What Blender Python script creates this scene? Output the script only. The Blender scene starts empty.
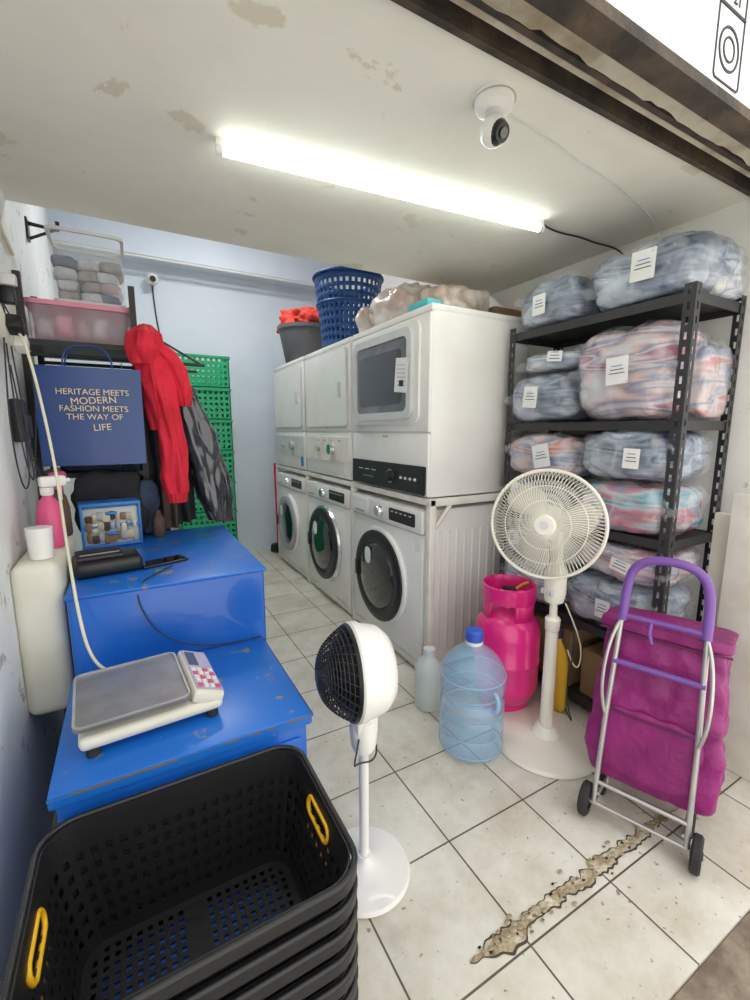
import bpy, bmesh, math, random
from mathutils import Vector, Matrix, noise
random.seed(7)
R = math.radians
scn = bpy.context.scene
try:
    scn.view_settings.view_transform = 'Standard'
    scn.view_settings.exposure = 0.12
except Exception: pass

# ------------------------------------------------------------------ materials
def mat(name, col, rough=.5, metal=0, col2=None, vscale=6, lo=.4, hi=.65, bump=0, bscale=30, emis=0, alpha=1, coat=0, trans=0, detail=4):
    m = bpy.data.materials.new(name); m.use_nodes = True
    nt = m.node_tree; N = nt.nodes; L = nt.links
    p = N['Principled BSDF']
    p.inputs['Base Color'].default_value = (*col, 1)
    p.inputs['Roughness'].default_value = rough
    p.inputs['Metallic'].default_value = metal
    p.inputs['Alpha'].default_value = alpha
    p.inputs['Coat Weight'].default_value = coat
    p.inputs['Transmission Weight'].default_value = trans
    tc = N.new('ShaderNodeTexCoord')
    if col2 is None: col2 = tuple(c*.93 for c in col)
    n = N.new('ShaderNodeTexNoise'); n.inputs['Scale'].default_value = vscale; n.inputs['Detail'].default_value = detail
    L.new(tc.outputs['Object'], n.inputs['Vector'])
    r = N.new('ShaderNodeValToRGB')
    r.color_ramp.elements[0].position = lo; r.color_ramp.elements[0].color = (*col, 1)
    r.color_ramp.elements[1].position = hi; r.color_ramp.elements[1].color = (*col2, 1)
    L.new(n.outputs['Fac'], r.inputs['Fac']); L.new(r.outputs['Color'], p.inputs['Base Color'])
    if bump:
        n2 = N.new('ShaderNodeTexNoise'); n2.inputs['Scale'].default_value = bscale; n2.inputs['Detail'].default_value = 3
        L.new(tc.outputs['Object'], n2.inputs['Vector'])
        b = N.new('ShaderNodeBump'); b.inputs['Strength'].default_value = bump; b.inputs['Distance'].default_value = .02
        L.new(n2.outputs['Fac'], b.inputs['Height']); L.new(b.outputs['Normal'], p.inputs['Normal'])
    if emis:
        p.inputs['Emission Color'].default_value = (*col, 1); p.inputs['Emission Strength'].default_value = emis
    return m

def worn_mat(name, base, stain, patch, s1=1.6, s2=5, rough=.75, pl=.63):
    """painted plaster: broad stains + small peeled patches"""
    m = bpy.data.materials.new(name); m.use_nodes = True
    nt = m.node_tree; N = nt.nodes; L = nt.links; p = N['Principled BSDF']; p.inputs['Roughness'].default_value = rough
    tc = N.new('ShaderNodeTexCoord')
    def nz(sc, det, ro=.5, dist=0):
        n = N.new('ShaderNodeTexNoise'); n.inputs['Scale'].default_value = sc; n.inputs['Detail'].default_value = det
        n.inputs['Roughness'].default_value = ro; n.inputs['Distortion'].default_value = dist
        L.new(tc.outputs['Object'], n.inputs['Vector']); return n
    def ramp(n, a, b):
        r = N.new('ShaderNodeValToRGB'); r.color_ramp.elements[0].position = a; r.color_ramp.elements[0].color = (0, 0, 0, 1)
        r.color_ramp.elements[1].position = b; r.color_ramp.elements[1].color = (1, 1, 1, 1); L.new(n.outputs['Fac'], r.inputs['Fac']); return r
    a = ramp(nz(s1, 6, .6), .42, .75); b = ramp(nz(s2, 5, .62, .3), pl, pl+.03)
    m1 = N.new('ShaderNodeMix'); m1.data_type = 'RGBA'; L.new(a.outputs['Color'], m1.inputs[0]); m1.inputs[6].default_value = (*base, 1); m1.inputs[7].default_value = (*stain, 1)
    m2 = N.new('ShaderNodeMix'); m2.data_type = 'RGBA'; L.new(b.outputs['Color'], m2.inputs[0]); L.new(m1.outputs[2], m2.inputs[6]); m2.inputs[7].default_value = (*patch, 1)
    L.new(m2.outputs[2], p.inputs['Base Color'])
    bp = N.new('ShaderNodeBump'); bp.inputs['Strength'].default_value = .25; bp.inputs['Distance'].default_value = .01
    L.new(nz(9, 5).outputs['Fac'], bp.inputs['Height']); L.new(bp.outputs['Normal'], p.inputs['Normal'])
    return m

def tile_mat():
    m = bpy.data.materials.new('floor_tiles'); m.use_nodes = True
    nt = m.node_tree; N = nt.nodes; L = nt.links; p = N['Principled BSDF']
    tc = N.new('ShaderNodeTexCoord'); mp = N.new('ShaderNodeMapping')
    mp.inputs['Location'].default_value = (-.80, -.95, 0)
    L.new(tc.outputs['Object'], mp.inputs['Vector'])
    b = N.new('ShaderNodeTexBrick'); b.offset = 0; b.squash = 1
    b.inputs['Scale'].default_value = 1; b.inputs['Brick Width'].default_value = .33; b.inputs['Row Height'].default_value = .33
    b.inputs['Mortar Size'].default_value = .0030; b.inputs['Mortar Smooth'].default_value = .2; b.inputs['Bias'].default_value = 0
    b.inputs['Color1'].default_value = (.76, .74, .67, 1); b.inputs['Color2'].default_value = (.71, .69, .62, 1)
    b.inputs['Mortar'].default_value = (.13, .11, .09, 1)
    L.new(mp.outputs['Vector'], b.inputs['Vector'])
    n = N.new('ShaderNodeTexNoise'); n.inputs['Scale'].default_value = 3.5; n.inputs['Detail'].default_value = 8; n.inputs['Roughness'].default_value = .7
    L.new(tc.outputs['Object'], n.inputs['Vector'])
    r = N.new('ShaderNodeValToRGB'); r.color_ramp.elements[0].position = .38; r.color_ramp.elements[0].color = (1, 1, 1, 1)
    r.color_ramp.elements[1].position = .70; r.color_ramp.elements[1].color = (.64, .58, .47, 1)
    L.new(n.outputs['Fac'], r.inputs['Fac'])
    mx = N.new('ShaderNodeMix'); mx.data_type = 'RGBA'; mx.blend_type = 'MULTIPLY'; mx.inputs[0].default_value = .85
    L.new(b.outputs['Color'], mx.inputs[6]); L.new(r.outputs['Color'], mx.inputs[7])
    v = N.new('ShaderNodeTexNoise'); v.inputs['Scale'].default_value = 45; v.inputs['Detail'].default_value = 2
    L.new(tc.outputs['Object'], v.inputs['Vector'])
    r2 = N.new('ShaderNodeValToRGB'); r2.color_ramp.elements[0].position = .68; r2.color_ramp.elements[0].color = (1, 1, 1, 1)
    r2.color_ramp.elements[1].position = .74; r2.color_ramp.elements[1].color = (.45, .4, .33, 1)
    L.new(v.outputs['Fac'], r2.inputs['Fac'])
    m2 = N.new('ShaderNodeMix'); m2.data_type = 'RGBA'; m2.blend_type = 'MULTIPLY'; m2.inputs[0].default_value = 1
    L.new(mx.outputs[2], m2.inputs[6]); L.new(r2.outputs['Color'], m2.inputs[7])
    L.new(m2.outputs[2], p.inputs['Base Color'])
    p.inputs['Roughness'].default_value = .28
    bp = N.new('ShaderNodeBump'); bp.invert = True; bp.inputs['Strength'].default_value = .5; bp.inputs['Distance'].default_value = .003
    L.new(b.outputs['Fac'], bp.inputs['Height']); L.new(bp.outputs['Normal'], p.inputs['Normal'])
    return m

def pack_mat(name, cols, haze=.1):
    """folded clothes in clear plastic: layered colour + painted-in film haze and white highlights + creased gloss"""
    m = bpy.data.materials.new(name); m.use_nodes = True
    nt = m.node_tree; N = nt.nodes; L = nt.links; p = N['Principled BSDF']
    tc = N.new('ShaderNodeTexCoord')
    w = N.new('ShaderNodeTexNoise'); w.inputs['Scale'].default_value = 1; w.inputs['Detail'].default_value = 1.5; w.inputs['Distortion'].default_value = .5
    mp = N.new('ShaderNodeMapping'); mp.inputs['Scale'].default_value = (3, 3, 19)
    L.new(tc.outputs['Object'], mp.inputs['Vector']); L.new(mp.outputs['Vector'], w.inputs['Vector'])
    r = N.new('ShaderNodeValToRGB'); cr = r.color_ramp
    k = len(cols)
    cr.elements[0].position = .36; cr.elements[0].color = (*cols[0], 1)
    cr.elements[1].position = .64; cr.elements[1].color = (*cols[-1], 1)
    for i in range(1, k-1):
        e = cr.elements.new(.36+.28*i/(k-1)); e.color = (*cols[i], 1)
    L.new(w.outputs['Fac'], r.inputs['Fac'])
    n = N.new('ShaderNodeTexNoise'); n.inputs['Scale'].default_value = 8; n.inputs['Detail'].default_value = 4; n.inputs['Distortion'].default_value = 1.5
    L.new(tc.outputs['Object'], n.inputs['Vector'])
    r2 = N.new('ShaderNodeValToRGB'); r2.color_ramp.elements[0].position = .46; r2.color_ramp.elements[0].color = (.04, .04, .04, 1)
    r2.color_ramp.elements[1].position = .68; r2.color_ramp.elements[1].color = (haze+.4, haze+.4, haze+.4, 1)
    L.new(n.outputs['Fac'], r2.inputs['Fac'])
    mx = N.new('ShaderNodeMix'); mx.data_type = 'RGBA'
    L.new(r2.outputs['Color'], mx.inputs[0]); L.new(r.outputs['Color'], mx.inputs[6]); mx.inputs[7].default_value = (.66, .70, .76, 1)
    L.new(mx.outputs[2], p.inputs['Base Color'])
    p.inputs['Roughness'].default_value = .35; p.inputs['Coat Weight'].default_value = 1; p.inputs['Coat Roughness'].default_value = .08
    vo = N.new('ShaderNodeTexVoronoi'); vo.inputs['Scale'].default_value = 13; vo.feature = 'F1'
    ad = N.new('ShaderNodeVectorMath'); ad.operation = 'MULTIPLY_ADD'; ad.inputs[1].default_value = (.12, .12, .12)
    L.new(n.outputs['Color'], ad.inputs[0]); L.new(tc.outputs['Object'], ad.inputs[2]); L.new(ad.outputs[0], vo.inputs['Vector'])
    b = N.new('ShaderNodeBump'); b.inputs['Strength'].default_value = .8; b.inputs['Distance'].default_value = .03
    L.new(vo.outputs['Distance'], b.inputs['Height']); L.new(b.outputs['Normal'], p.inputs['Coat Normal'])
    b2 = N.new('ShaderNodeBump'); b2.inputs['Strength'].default_value = .6; b2.inputs['Distance'].default_value = .025
    L.new(w.outputs['Fac'], b2.inputs['Height']); L.new(b2.outputs['Normal'], p.inputs['Normal'])
    return m

M = {}
M['wall_blue'] = mat('wall_paint_pale_blue', (.76, .83, .92), .7, col2=(.70, .78, .88), vscale=2, bump=.1, bscale=12)
M['wall_left'] = worn_mat('wall_paint_scuffed', (.88, .90, .90), (.76, .79, .78), (.48, .48, .44), 2.2, 9, pl=.615)
M['wall_white'] = worn_mat('wall_paint_white', (.84, .83, .80), (.74, .72, .67), (.60, .56, .48), 2, 7, pl=.68)
M['ceil'] = worn_mat('ceiling_paint_worn', (.83, .82, .74), (.73, .71, .61), (.69, .65, .53), 1.5, 5, pl=.64)
M['white'] = mat('appliance_white', (.86, .85, .82), .3, col2=(.82, .805, .77), vscale=4, coat=.3)
M['white2'] = mat('panel_white_warm', (.82, .79, .73), .45, col2=(.72, .68, .60), vscale=7)
M['grey'] = mat('plastic_grey', (.42, .44, .46), .4)
M['lgrey'] = mat('plastic_light_grey', (.64, .66, .66), .4)
M['black'] = mat('plastic_black', (.012, .012, .014), .35)
M['bskt'] = mat('basket_plastic_black', (.016, .016, .018), .38)
M['blackm'] = mat('metal_black_powdercoat', (.03, .03, .032), .5, bump=.05)
M['glassblk'] = mat('door_glass_dark', (.008, .009, .012), .06, coat=1)
M['glassgrey'] = mat('dryer_window_grey', (.10, .11, .12), .15, col2=(.22, .23, .24), vscale=3, coat=.6)
M['chrome'] = mat('chrome', (.75, .75, .76), .2, 1)
M['steel'] = mat('brushed_steel', (.60, .60, .58), .4, .7, col2=(.50, .50, .48), vscale=9)
M['pan'] = mat('scale_pan_steel', (.38, .38, .37), .42, .8, col2=(.30, .30, .29), vscale=12)
M['blue'] = mat('painted_metal_blue', (.008, .14, .62), .3, col2=(.006, .11, .50), vscale=3, bump=.08, bscale=5, coat=.4)
M['bluetop'] = mat('painted_metal_blue_worn', (.010, .15, .60), .35, col2=(.22, .21, .19), vscale=15, lo=.62, hi=.66, bump=.1, bscale=5, detail=8)
M['rust'] = mat('rusty_edge', (.16, .13, .10), .7, col2=(.02, .14, .45), vscale=30, lo=.42, hi=.52)
M['fan'] = mat('fan_ivory', (.84, .81, .72), .35, col2=(.78, .75, .65), vscale=5)
M['blade'] = mat('fan_blade', (.78, .75, .68), .35, alpha=.7)
M['pink'] = mat('gas_pink', (.84, .02, .25), .3, col2=(.74, .015, .20), vscale=4, coat=.4)
M['purple'] = mat('bag_fabric_purple', (.27, .012, .16), .5, col2=(.20, .008, .115), vscale=8, bump=.45, bscale=20)
M['purpled'] = mat('bag_fabric_seam', (.12, .01, .08), .6)
M['violet'] = mat('handle_violet', (.19, .08, .36), .4)
M['rubber'] = mat('rubber_black', (.02, .02, .02), .7)
M['yellow'] = mat('plastic_yellow', (.90, .50, .01), .4)
M['red'] = mat('fleece_red', (.74, .02, .05), .85, col2=(.56, .012, .03), vscale=9, bump=.5, bscale=12)
M['redc'] = mat('cloth_red_orange', (.75, .06, .04), .7, bump=.3)
M['navy'] = mat('bag_paper_navy', (.012, .055, .24), .35, col2=(.010, .045, .20), vscale=2, coat=.3)
M['gold'] = mat('print_cream', (.78, .68, .45), .5)
M['dark'] = mat('garment_black', (.02, .02, .025), .8, bump=.4, bscale=12)
M['denim'] = mat('garment_denim', (.05, .075, .14), .85, col2=(.03, .04, .08), vscale=10, bump=.3)
M['brown'] = mat('garment_brown', (.12, .07, .05), .85, col2=(.05, .04, .04), vscale=12, bump=.3)
M['gfilm'] = mat('garment_bag_film', (.030, .036, .048), .14, col2=(.085, .10, .125), vscale=5, lo=.45, hi=.75, bump=.9, bscale=8, coat=1)
M['green'] = mat('crate_green', (.01, .40, .17), .45)
M['bluebk'] = mat('basket_blue', (.01, .07, .24), .45)
M['tub'] = mat('tub_grey', (.12, .12, .13), .5)
M['clear'] = mat('clear_plastic', (.80, .84, .86), .12, alpha=.16, coat=.5)
M['pinkcl'] = mat('tote_pink', (.78, .50, .60), .3, col2=(.85, .7, .76), vscale=9, alpha=.4)
M['pinklid'] = mat('tote_lid_pink', (.80, .30, .42), .4)
M['cloth'] = mat('cloth_pale', (.66, .68, .70), .8, col2=(.45, .47, .52), vscale=6, bump=.5)
M['cloth2'] = mat('cloth_taupe', (.40, .36, .34), .8, col2=(.28, .26, .26), vscale=6, bump=.5)
M['cloth3'] = mat('cloth_slate', (.16, .20, .28), .8, col2=(.10, .13, .2), vscale=6, bump=.5)
M['water'] = mat('bottle_blue_clear', (.36, .66, .92), .08, alpha=.34, coat=1)
M['waterrib'] = mat('bottle_rib_blue', (.40, .68, .92), .1, alpha=.6, coat=1)
M['capb'] = mat('cap_blue', (.03, .10, .55), .4)
M['jug'] = mat('jug_translucent', (.72, .78, .74), .3, alpha=.75)
M['card'] = mat('cardboard', (.30, .19, .10), .85, col2=(.24, .15, .08))
M['paper'] = mat('paper_label', (.85, .85, .84), .6)
M['ink'] = mat('ink_black', (.03, .03, .04), .6)
M['inkb'] = mat('ink_blue', (.02, .25, .6), .6)
M['mint'] = mat('tape_cyan', (.10, .55, .65), .4)
M['bag'] = mat('poly_bag_cream', (.50, .38, .31), .3, col2=(.76, .71, .66), vscale=7, bump=.9, bscale=9, coat=.8)
M['grime'] = mat('beam_dark_steel', (.035, .028, .022), .7, col2=(.10, .07, .045), vscale=9, bump=.4)
M['cream'] = mat('ledge_cream', (.62, .57, .46), .8, col2=(.33, .26, .17), vscale=7, lo=.45, hi=.7, bump=.4, detail=8)
M['creamp'] = mat('board_cream', (.80, .78, .68), .6, col2=(.72, .70, .58), vscale=5)
M['pave'] = mat('threshold_brown', (.16, .12, .09), .9, col2=(.30, .25, .19), vscale=14, bump=.5, detail=8)
M['pave2'] = mat('pavement_concrete', (.52, .50, .46), .9, col2=(.42, .40, .36), vscale=5, bump=.3, detail=8)
M['crack'] = mat('broken_screed', (.38, .29, .17), .95, col2=(.66, .60, .46), vscale=22, bump=1, bscale=60, detail=8)
M['crackd'] = mat('crack_painted_shadow', (.09, .065, .045), .95)  # dark colour painting the shadow that borders the crack
M['cord'] = mat('cable_cream', (.78, .74, .55), .5)
M['tubeon'] = mat('fluorescent_tube', (.92, 1, .93), .5, emis=15)
M['amber'] = mat('bottle_yellow', (.75, .45, .02), .4)
M['pinkb'] = mat('spray_pink', (.75, .10, .25), .35)
M['lcd'] = mat('lcd_panel', (.55, .50, .62), .3, col2=(.42, .38, .52))
M['tiles'] = tile_mat()
PM = [pack_mat('wrapped_laundry_slate', [(.04, .07, .12), (.24, .30, .40), (.08, .12, .20), (.38, .44, .52)]),
      pack_mat('wrapped_laundry_pale', [(.28, .36, .46), (.60, .62, .64), (.20, .28, .42), (.66, .65, .62)]),
      pack_mat('wrapped_laundry_mauve', [(.34, .10, .17), (.60, .52, .52), (.16, .16, .30), (.62, .40, .36), (.58, .56, .60)]),
      pack_mat('wrapped_laundry_rose', [(.50, .16, .16), (.58, .48, .46), (.14, .20, .34), (.62, .44, .40)]),
      pack_mat('wrapped_laundry_teal', [(.03, .28, .36), (.40, .50, .56), (.50, .08, .12), (.08, .16, .32)])]

# ------------------------------------------------------------------ geometry helpers
def root(name, loc=(0, 0, 0), rz=0, rx=0, ry=0):
    e = bpy.data.objects.new(name, None); e.empty_display_size = .05
    e.location = loc; e.rotation_euler = (rx, ry, rz); scn.collection.objects.link(e); return e

def fin(name, bm, m, parent=None, smooth=True, mods=None, ang=38):
    bmesh.ops.recalc_face_normals(bm, faces=bm.faces)
    if smooth:
        for f in bm.faces: f.smooth = True
        for e in bm.edges:
            if len(e.link_faces) == 2 and e.calc_face_angle(0) > R(ang): e.smooth = False
    me = bpy.data.meshes.new(name); bm.to_mesh(me); bm.free()
    for mm in (m if isinstance(m, (list, tuple)) else [m]): me.materials.append(mm)
    o = bpy.data.objects.new(name, me); scn.collection.objects.link(o)
    if parent: o.parent = parent
    return o

def box(name, lo, hi, m, parent=None, bev=0, mx=None, seg=2):
    bm = bmesh.new(); bmesh.ops.create_cube(bm, size=1)
    c = [(lo[i]+hi[i])/2 for i in range(3)]; s = [abs(hi[i]-lo[i]) for i in range(3)]
    for v in bm.verts: v.co = Vector((v.co.x*s[0]+c[0], v.co.y*s[1]+c[1], v.co.z*s[2]+c[2]))
    if bev: bmesh.ops.bevel(bm, geom=list(bm.edges), offset=min(bev, min(s)*.45), segments=seg, profile=.5, affect='EDGES')
    if mx: bmesh.ops.transform(bm, matrix=mx, verts=bm.verts)
    return fin(name, bm, m, parent, smooth=bev > 0)

def align(d):
    return Vector((0, 0, 1)).rotation_difference(Vector(d).normalized()).to_matrix().to_4x4()

def lathe(name, prof, m, parent=None, loc=(0, 0, 0), d=(0, 0, 1), seg=40, ang=38, arc=None, sx=1):
    bm = bmesh.new(); rings = []
    full = arc is None; n = seg if full else seg+1; A = 2*math.pi if full else arc
    for r, h in prof:
        if r < 1e-5: rings.append([bm.verts.new((0, 0, h))])
        else: rings.append([bm.verts.new((r*math.cos(A*i/seg)*sx, r*math.sin(A*i/seg), h)) for i in range(n)])
    for a, b in zip(rings[:-1], rings[1:]):
        for i in range(seg):
            j = (i+1) % seg if full else i+1
            if len(a) == 1 and len(b) == 1: continue
            if len(a) == 1: bm.faces.new((a[0], b[i], b[j]))
            elif len(b) == 1: bm.faces.new((a[i], a[j], b[0]))
            else: bm.faces.new((a[i], a[j], b[j], b[i]))
    bmesh.ops.transform(bm, matrix=Matrix.Translation(loc) @ align(d), verts=bm.verts)
    return fin(name, bm, m, parent, ang=ang)

def cyl(name, p0, p1, r, m, parent=None, r2=None, seg=20):
    p0 = Vector(p0); p1 = Vector(p1); h = (p1-p0).length; r2 = r if r2 is None else r2
    return lathe(name, [(0, 0), (r, 0), (r2, h), (0, h)], m, parent, p0, p1-p0, seg)

def wire(name, splines, r, m, parent=None, cyc=False, nurbs=False, res=2):
    cu = bpy.data.curves.new(name, 'CURVE'); cu.dimensions = '3D'; cu.bevel_depth = r; cu.bevel_resolution = res; cu.use_fill_caps = True
    if splines and not isinstance(splines[0][0], (tuple, list, Vector)): splines = [splines]
    for pts in splines:
        s = cu.splines.new('NURBS' if nurbs else 'POLY'); s.points.add(len(pts)-1)
        for i, q in enumerate(pts): s.points[i].co = (*q, 1)
        s.use_cyclic_u = cyc
        if nurbs: s.order_u = 4; s.use_endpoint_u = not cyc; s.resolution_u = 6
    cu.materials.append(m)
    o = bpy.data.objects.new(name, cu); scn.collection.objects.link(o)
    if parent: o.parent = parent
    return o

def rr(w, h, r, n=6, seg_len=None):
    pts = []
    for cx, cy, a0 in ((w/2-r, h/2-r, 0), (-w/2+r, h/2-r, 90), (-w/2+r, -h/2+r, 180), (w/2-r, -h/2+r, 270)):
        for i in range(n+1):
            a = R(a0+90*i/n); pts.append((cx+r*math.cos(a), cy+r*math.sin(a)))
    return pts

def plate(name, w, h, r, th, m, parent, mx, hole=None):
    bm = bmesh.new(); o = rr(w, h, r)
    if hole is None:
        f = bm.faces.new([bm.verts.new((x, y, 0)) for x, y in o])
        g = bmesh.ops.extrude_face_region(bm, geom=[f])
        for v in g['geom']:
            if isinstance(v, bmesh.types.BMVert): v.co.z = th
    else:
        i = rr(*hole); L = [[bm.verts.new((x, y, z)) for x, y in q] for q, z in ((o, 0), (o, th), (i, th), (i, 0))]
        n = len(o)
        for k in range(4):
            a, b = L[k], L[(k+1) % 4]
            for q in range(n): bm.faces.new((a[q], a[(q+1) % n], b[(q+1) % n], b[q]))
    bmesh.ops.transform(bm, matrix=mx, verts=bm.verts)
    return fin(name, bm, m, parent)

def FX(x, y, z):   # plane facing -X ; local x -> -Y, local y -> Z
    return Matrix(((0, 0, -1, x), (-1, 0, 0, y), (0, 1, 0, z), (0, 0, 0, 1)))
def FY(x, y, z):   # plane facing -Y ; local x -> X, local y -> Z
    return Matrix(((1, 0, 0, x), (0, 0, -1, y), (0, 1, 0, z), (0, 0, 0, 1)))
def RZ(a): return Matrix.Rotation(R(a), 4, 'Z')

def text(name, body, size, m, parent, mx, sp=1.0):
    cu = bpy.data.curves.new(name, 'FONT'); cu.body = body; cu.size = size; cu.align_x = 'CENTER'; cu.align_y = 'CENTER'
    cu.extrude = .0006; cu.space_line = sp; cu.materials.append(m)
    o = bpy.data.objects.new(name, cu); scn.collection.objects.link(o); o.parent = parent; o.matrix_local = mx; return o

def lump(name, c, s, m, parent=None, p=4, cuts=14, amp=.012, fr=9, rz=0, seed=0, flat=True, ang=80, ridge=0):
    bm = bmesh.new(); bmesh.ops.create_cube(bm, size=2)
    bmesh.ops.subdivide_edges(bm, edges=list(bm.edges), cuts=cuts, use_grid_fill=True)
    for v in bm.verts:
        x, y, z = v.co; n = (abs(x)**p+abs(y)**p+abs(z)**p)**(1/p)
        q = Vector((x/n*s[0]/2, y/n*s[1]/2, z/n*s[2]/2))
        d = noise.noise(q*fr+Vector((seed*3.1, seed, 0)))+.5*noise.noise(q*fr*2.3+Vector((seed, 0, seed*2)))
        k = q.normalized()*amp*d*1.6
        if ridge: k -= q.normalized()*ridge*(1-min(1, 5*abs(noise.noise(q*fr*1.5+Vector((0, seed*1.7, seed))))))
        q += k
        if flat and q.z < -s[2]/2+.004: q.z = -s[2]/2+.004
        v.co = q
    o = fin(name, bm, m, parent, ang=ang); o.location = c; o.rotation_euler[2] = rz; return o

def drape(name, st, m, parent=None, seg=72, amp=.18, fq=7, rows=8, ph=0, base=(0, 0, 0), nz=.9, nf=2.0):
    bm = bmesh.new(); L = []
    S = []
    for a, b in zip(st[:-1], st[1:]):
        for k in range(rows):
            t = k/rows; t = t*t*(3-2*t); S.append([a[i]+(b[i]-a[i])*t for i in range(5)])
    S.append(list(st[-1]))
    for k, (x, y, z, rx, ry) in enumerate(S):
        ring = []
        for i in range(seg):
            a = 2*math.pi*i/seg
            q = Vector((math.cos(a)*nf, math.sin(a)*nf+ph, z*7))
            f = 1+amp*math.sin(fq*a+ph+k*.12)+amp*nz*(noise.noise(q)+.6*noise.noise(q*2.1))
            ring.append(bm.verts.new((base[0]+x+rx*f*math.cos(a), base[1]+y+ry*f*math.sin(a), base[2]+z)))
        L.append(ring)
    for a, b in zip(L[:-1], L[1:]):
        for i in range(seg): bm.faces.new((a[i], a[(i+1) % seg], b[(i+1) % seg], b[i]))
    bm.faces.new(L[0]); bm.faces.new(L[-1][::-1])
    return fin(name, bm, m, parent, ang=70)

def quadmesh(name, v, f, m, parent=None, smooth=False):
    bm = bmesh.new(); vs = [bm.verts.new(q) for q in v]
    for q in f: bm.faces.new([vs[i] for i in q])
    return fin(name, bm, m, parent, smooth)

# ------------------------------------------------------------------ room
XR = 2.14
def wx(y): return -.28-.0333*(y-.5)
H = 3.2
box('floor', (-1.0, .39, -.1), (3.0, 4.9, 0), M['tiles'])
box('floor_threshold', (-1.0, .02, -.12), (3.0, .388, -.008), M['pave'])
box('ground', (-6, -8.0, -.14), (8, .015, -.02), M['pave2'])
quadmesh('wall_left', [(wx(-.3), -.3, 0), (wx(4.75), 4.75, 0), (wx(4.75), 4.75, H), (wx(-.3), -.3, H),
                       (wx(-.3)-.15, -.3, 0), (wx(4.75)-.15, 4.75, 0), (wx(4.75)-.15, 4.75, H), (wx(-.3)-.15, -.3, H)],
         [(0, 1, 2, 3), (4, 5, 6, 7), (0, 3, 7, 4), (1, 5, 6, 2), (3, 2, 6, 7), (0, 4, 5, 1)], M['wall_left'])
box('wall_back', (-.6, 4.72, 0), (XR+.15, 4.87, H), M['wall_blue'])
box('wall_right', (XR, .62, 0), (XR+.15, 4.72, H), M['wall_white'])
box('trim_1', (-.42, 4.5, 2.78), (XR, 4.72, H), M['wall_blue'])
box('ceiling', (-.5, .88, 2.17), (XR, 2.3, 2.30), M['ceil'])
box('ceiling_upper', (-.6, .78, H), (XR+.15, 4.87, H+.1), M['wall_blue'])
box('wall_front', (-1.0, .70, 2.32), (3.0, .78, H+.1), M['wall_white'])
r = root('trim_2', (0, 0, 0))
box('channel_web', (-1.0, .79, 2.19), (XR+.3, .875, 2.31), M['grime'], r)
box('channel_lip_inner', (-1.0, .86, 2.145), (XR, .878, 2.19), M['grime'], r)
box('channel_lip_outer', (-1.0, .785, 2.14), (XR, .80, 2.19), M['grime'], r)
box('channel_rod', (-1.0, .825, 2.165), (XR, .84, 2.18), M['cream'], r)
box('ledge', (-1.0, .66, 2.17), (XR+.3, .784, 2.315), M['cream'], r, bev=.01)
def ragged(name, x0, x1, y0, y1, z0, z1, m, n=60, a=.018):
    bm = bmesh.new(); A = []
    for i in range(n+1):
        x = x0+(x1-x0)*i/n; d = a*(noise.noise(Vector((x*14, z0*9, 0)))+.7*noise.noise(Vector((x*40, 2, 0)))) + (.016 if noise.noise(Vector((x*5, 7, 0))) > .12 else 0)
        A.append([bm.verts.new(q) for q in ((x, y0, z0+d), (x, y1, z0+d*.4), (x, y1, z1), (x, y0, z1))])
    for p, q in zip(A[:-1], A[1:]):
        for k in range(4): bm.faces.new((p[k], p[(k+1) % 4], q[(k+1) % 4], q[k]))
    bm.faces.new(A[0]); bm.faces.new(A[-1][::-1]); fin(name, bm, m, r, False)
ragged('ledge_board', .3, 2.2, .735, .778, 2.135, 2.18, M['cream'])
ragged('ledge_board_lower', .5, 2.2, .67, .70, 2.125, 2.18, M['white2'], a=.014)
box('ledge_strip', (.9, .645, 2.11), (2.2, .664, 2.175), M['grime'], r, bev=.004)
r = root('shop_sign', (0, 0, 0))
box('board', (.55, .60, 2.05), (2.6, .64, 2.72), M['paper'], r, bev=.004)
box('edge_shadow_strip', (.55, .594, 2.028), (2.6, .645, 2.05), M['grime'], r)  # dark strip standing in for the shadow along the board's bottom edge
IX = 1.235
plate('icon_outline', .115, .20, .012, .002, M['ink'], r, FY(IX, .60, 2.165), hole=(.107, .192, .010))
plate('icon_ring', .088, .088, .0435, .002, M['ink'], r, FY(IX, .60, 2.135), hole=(.078, .078, .0385))
plate('icon_ring_inner', .05, .05, .0245, .002, M['ink'], r, FY(IX, .60, 2.135), hole=(.042, .042, .0205))
box('icon_bar', (IX-.057, .597, 2.207), (IX+.057, .60, 2.212), M['ink'], r)
text('icon_label', 'O21', .035, M['ink'], r, FY(IX, .598, 2.235))
text('sign_text', 'LAUNDRY', .12, M['ink'], r, FY(1.75, .599, 2.25))

def crack():
    for name, k, z, mm in (('floor_crack', 1.3, .0012, 'crackd'), ('floor_crack', 1.0, .0030, 'crack')):  # wider dark copy underneath is the painted shadow outline
        bm = bmesh.new(); n = 130; up = []; dn = []
        for i in range(n+1):
            t = i/n; x = .64+t*.94
            c = .664+.016*noise.noise(Vector((x*6, 0, 0)))+.010*noise.noise(Vector((x*22, 4, 0)))
            w = .003+.034*max(0, math.sin(math.pi*min(1, t*1.06)))**.5*(.45+.9*abs(noise.noise(Vector((x*9, 3, 0)))))+(.020*math.sin(math.pi*(t-.04)/.16) if .04 < t < .20 else 0)
            w = w*k*.85
            up.append(bm.verts.new((x, c+w*(.8+.7*noise.noise(Vector((x*42, 1, 0)))), z)))
            dn.append(bm.verts.new((x, c-w*(.8+.7*noise.noise(Vector((x*42, 9, 0)))), z)))
        for i in range(n): bm.faces.new((dn[i], dn[i+1], up[i+1], up[i]))
        fin(name, bm, M[mm], None, False)
crack()
rub = root('rubble', (0, 0, 0))
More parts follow.
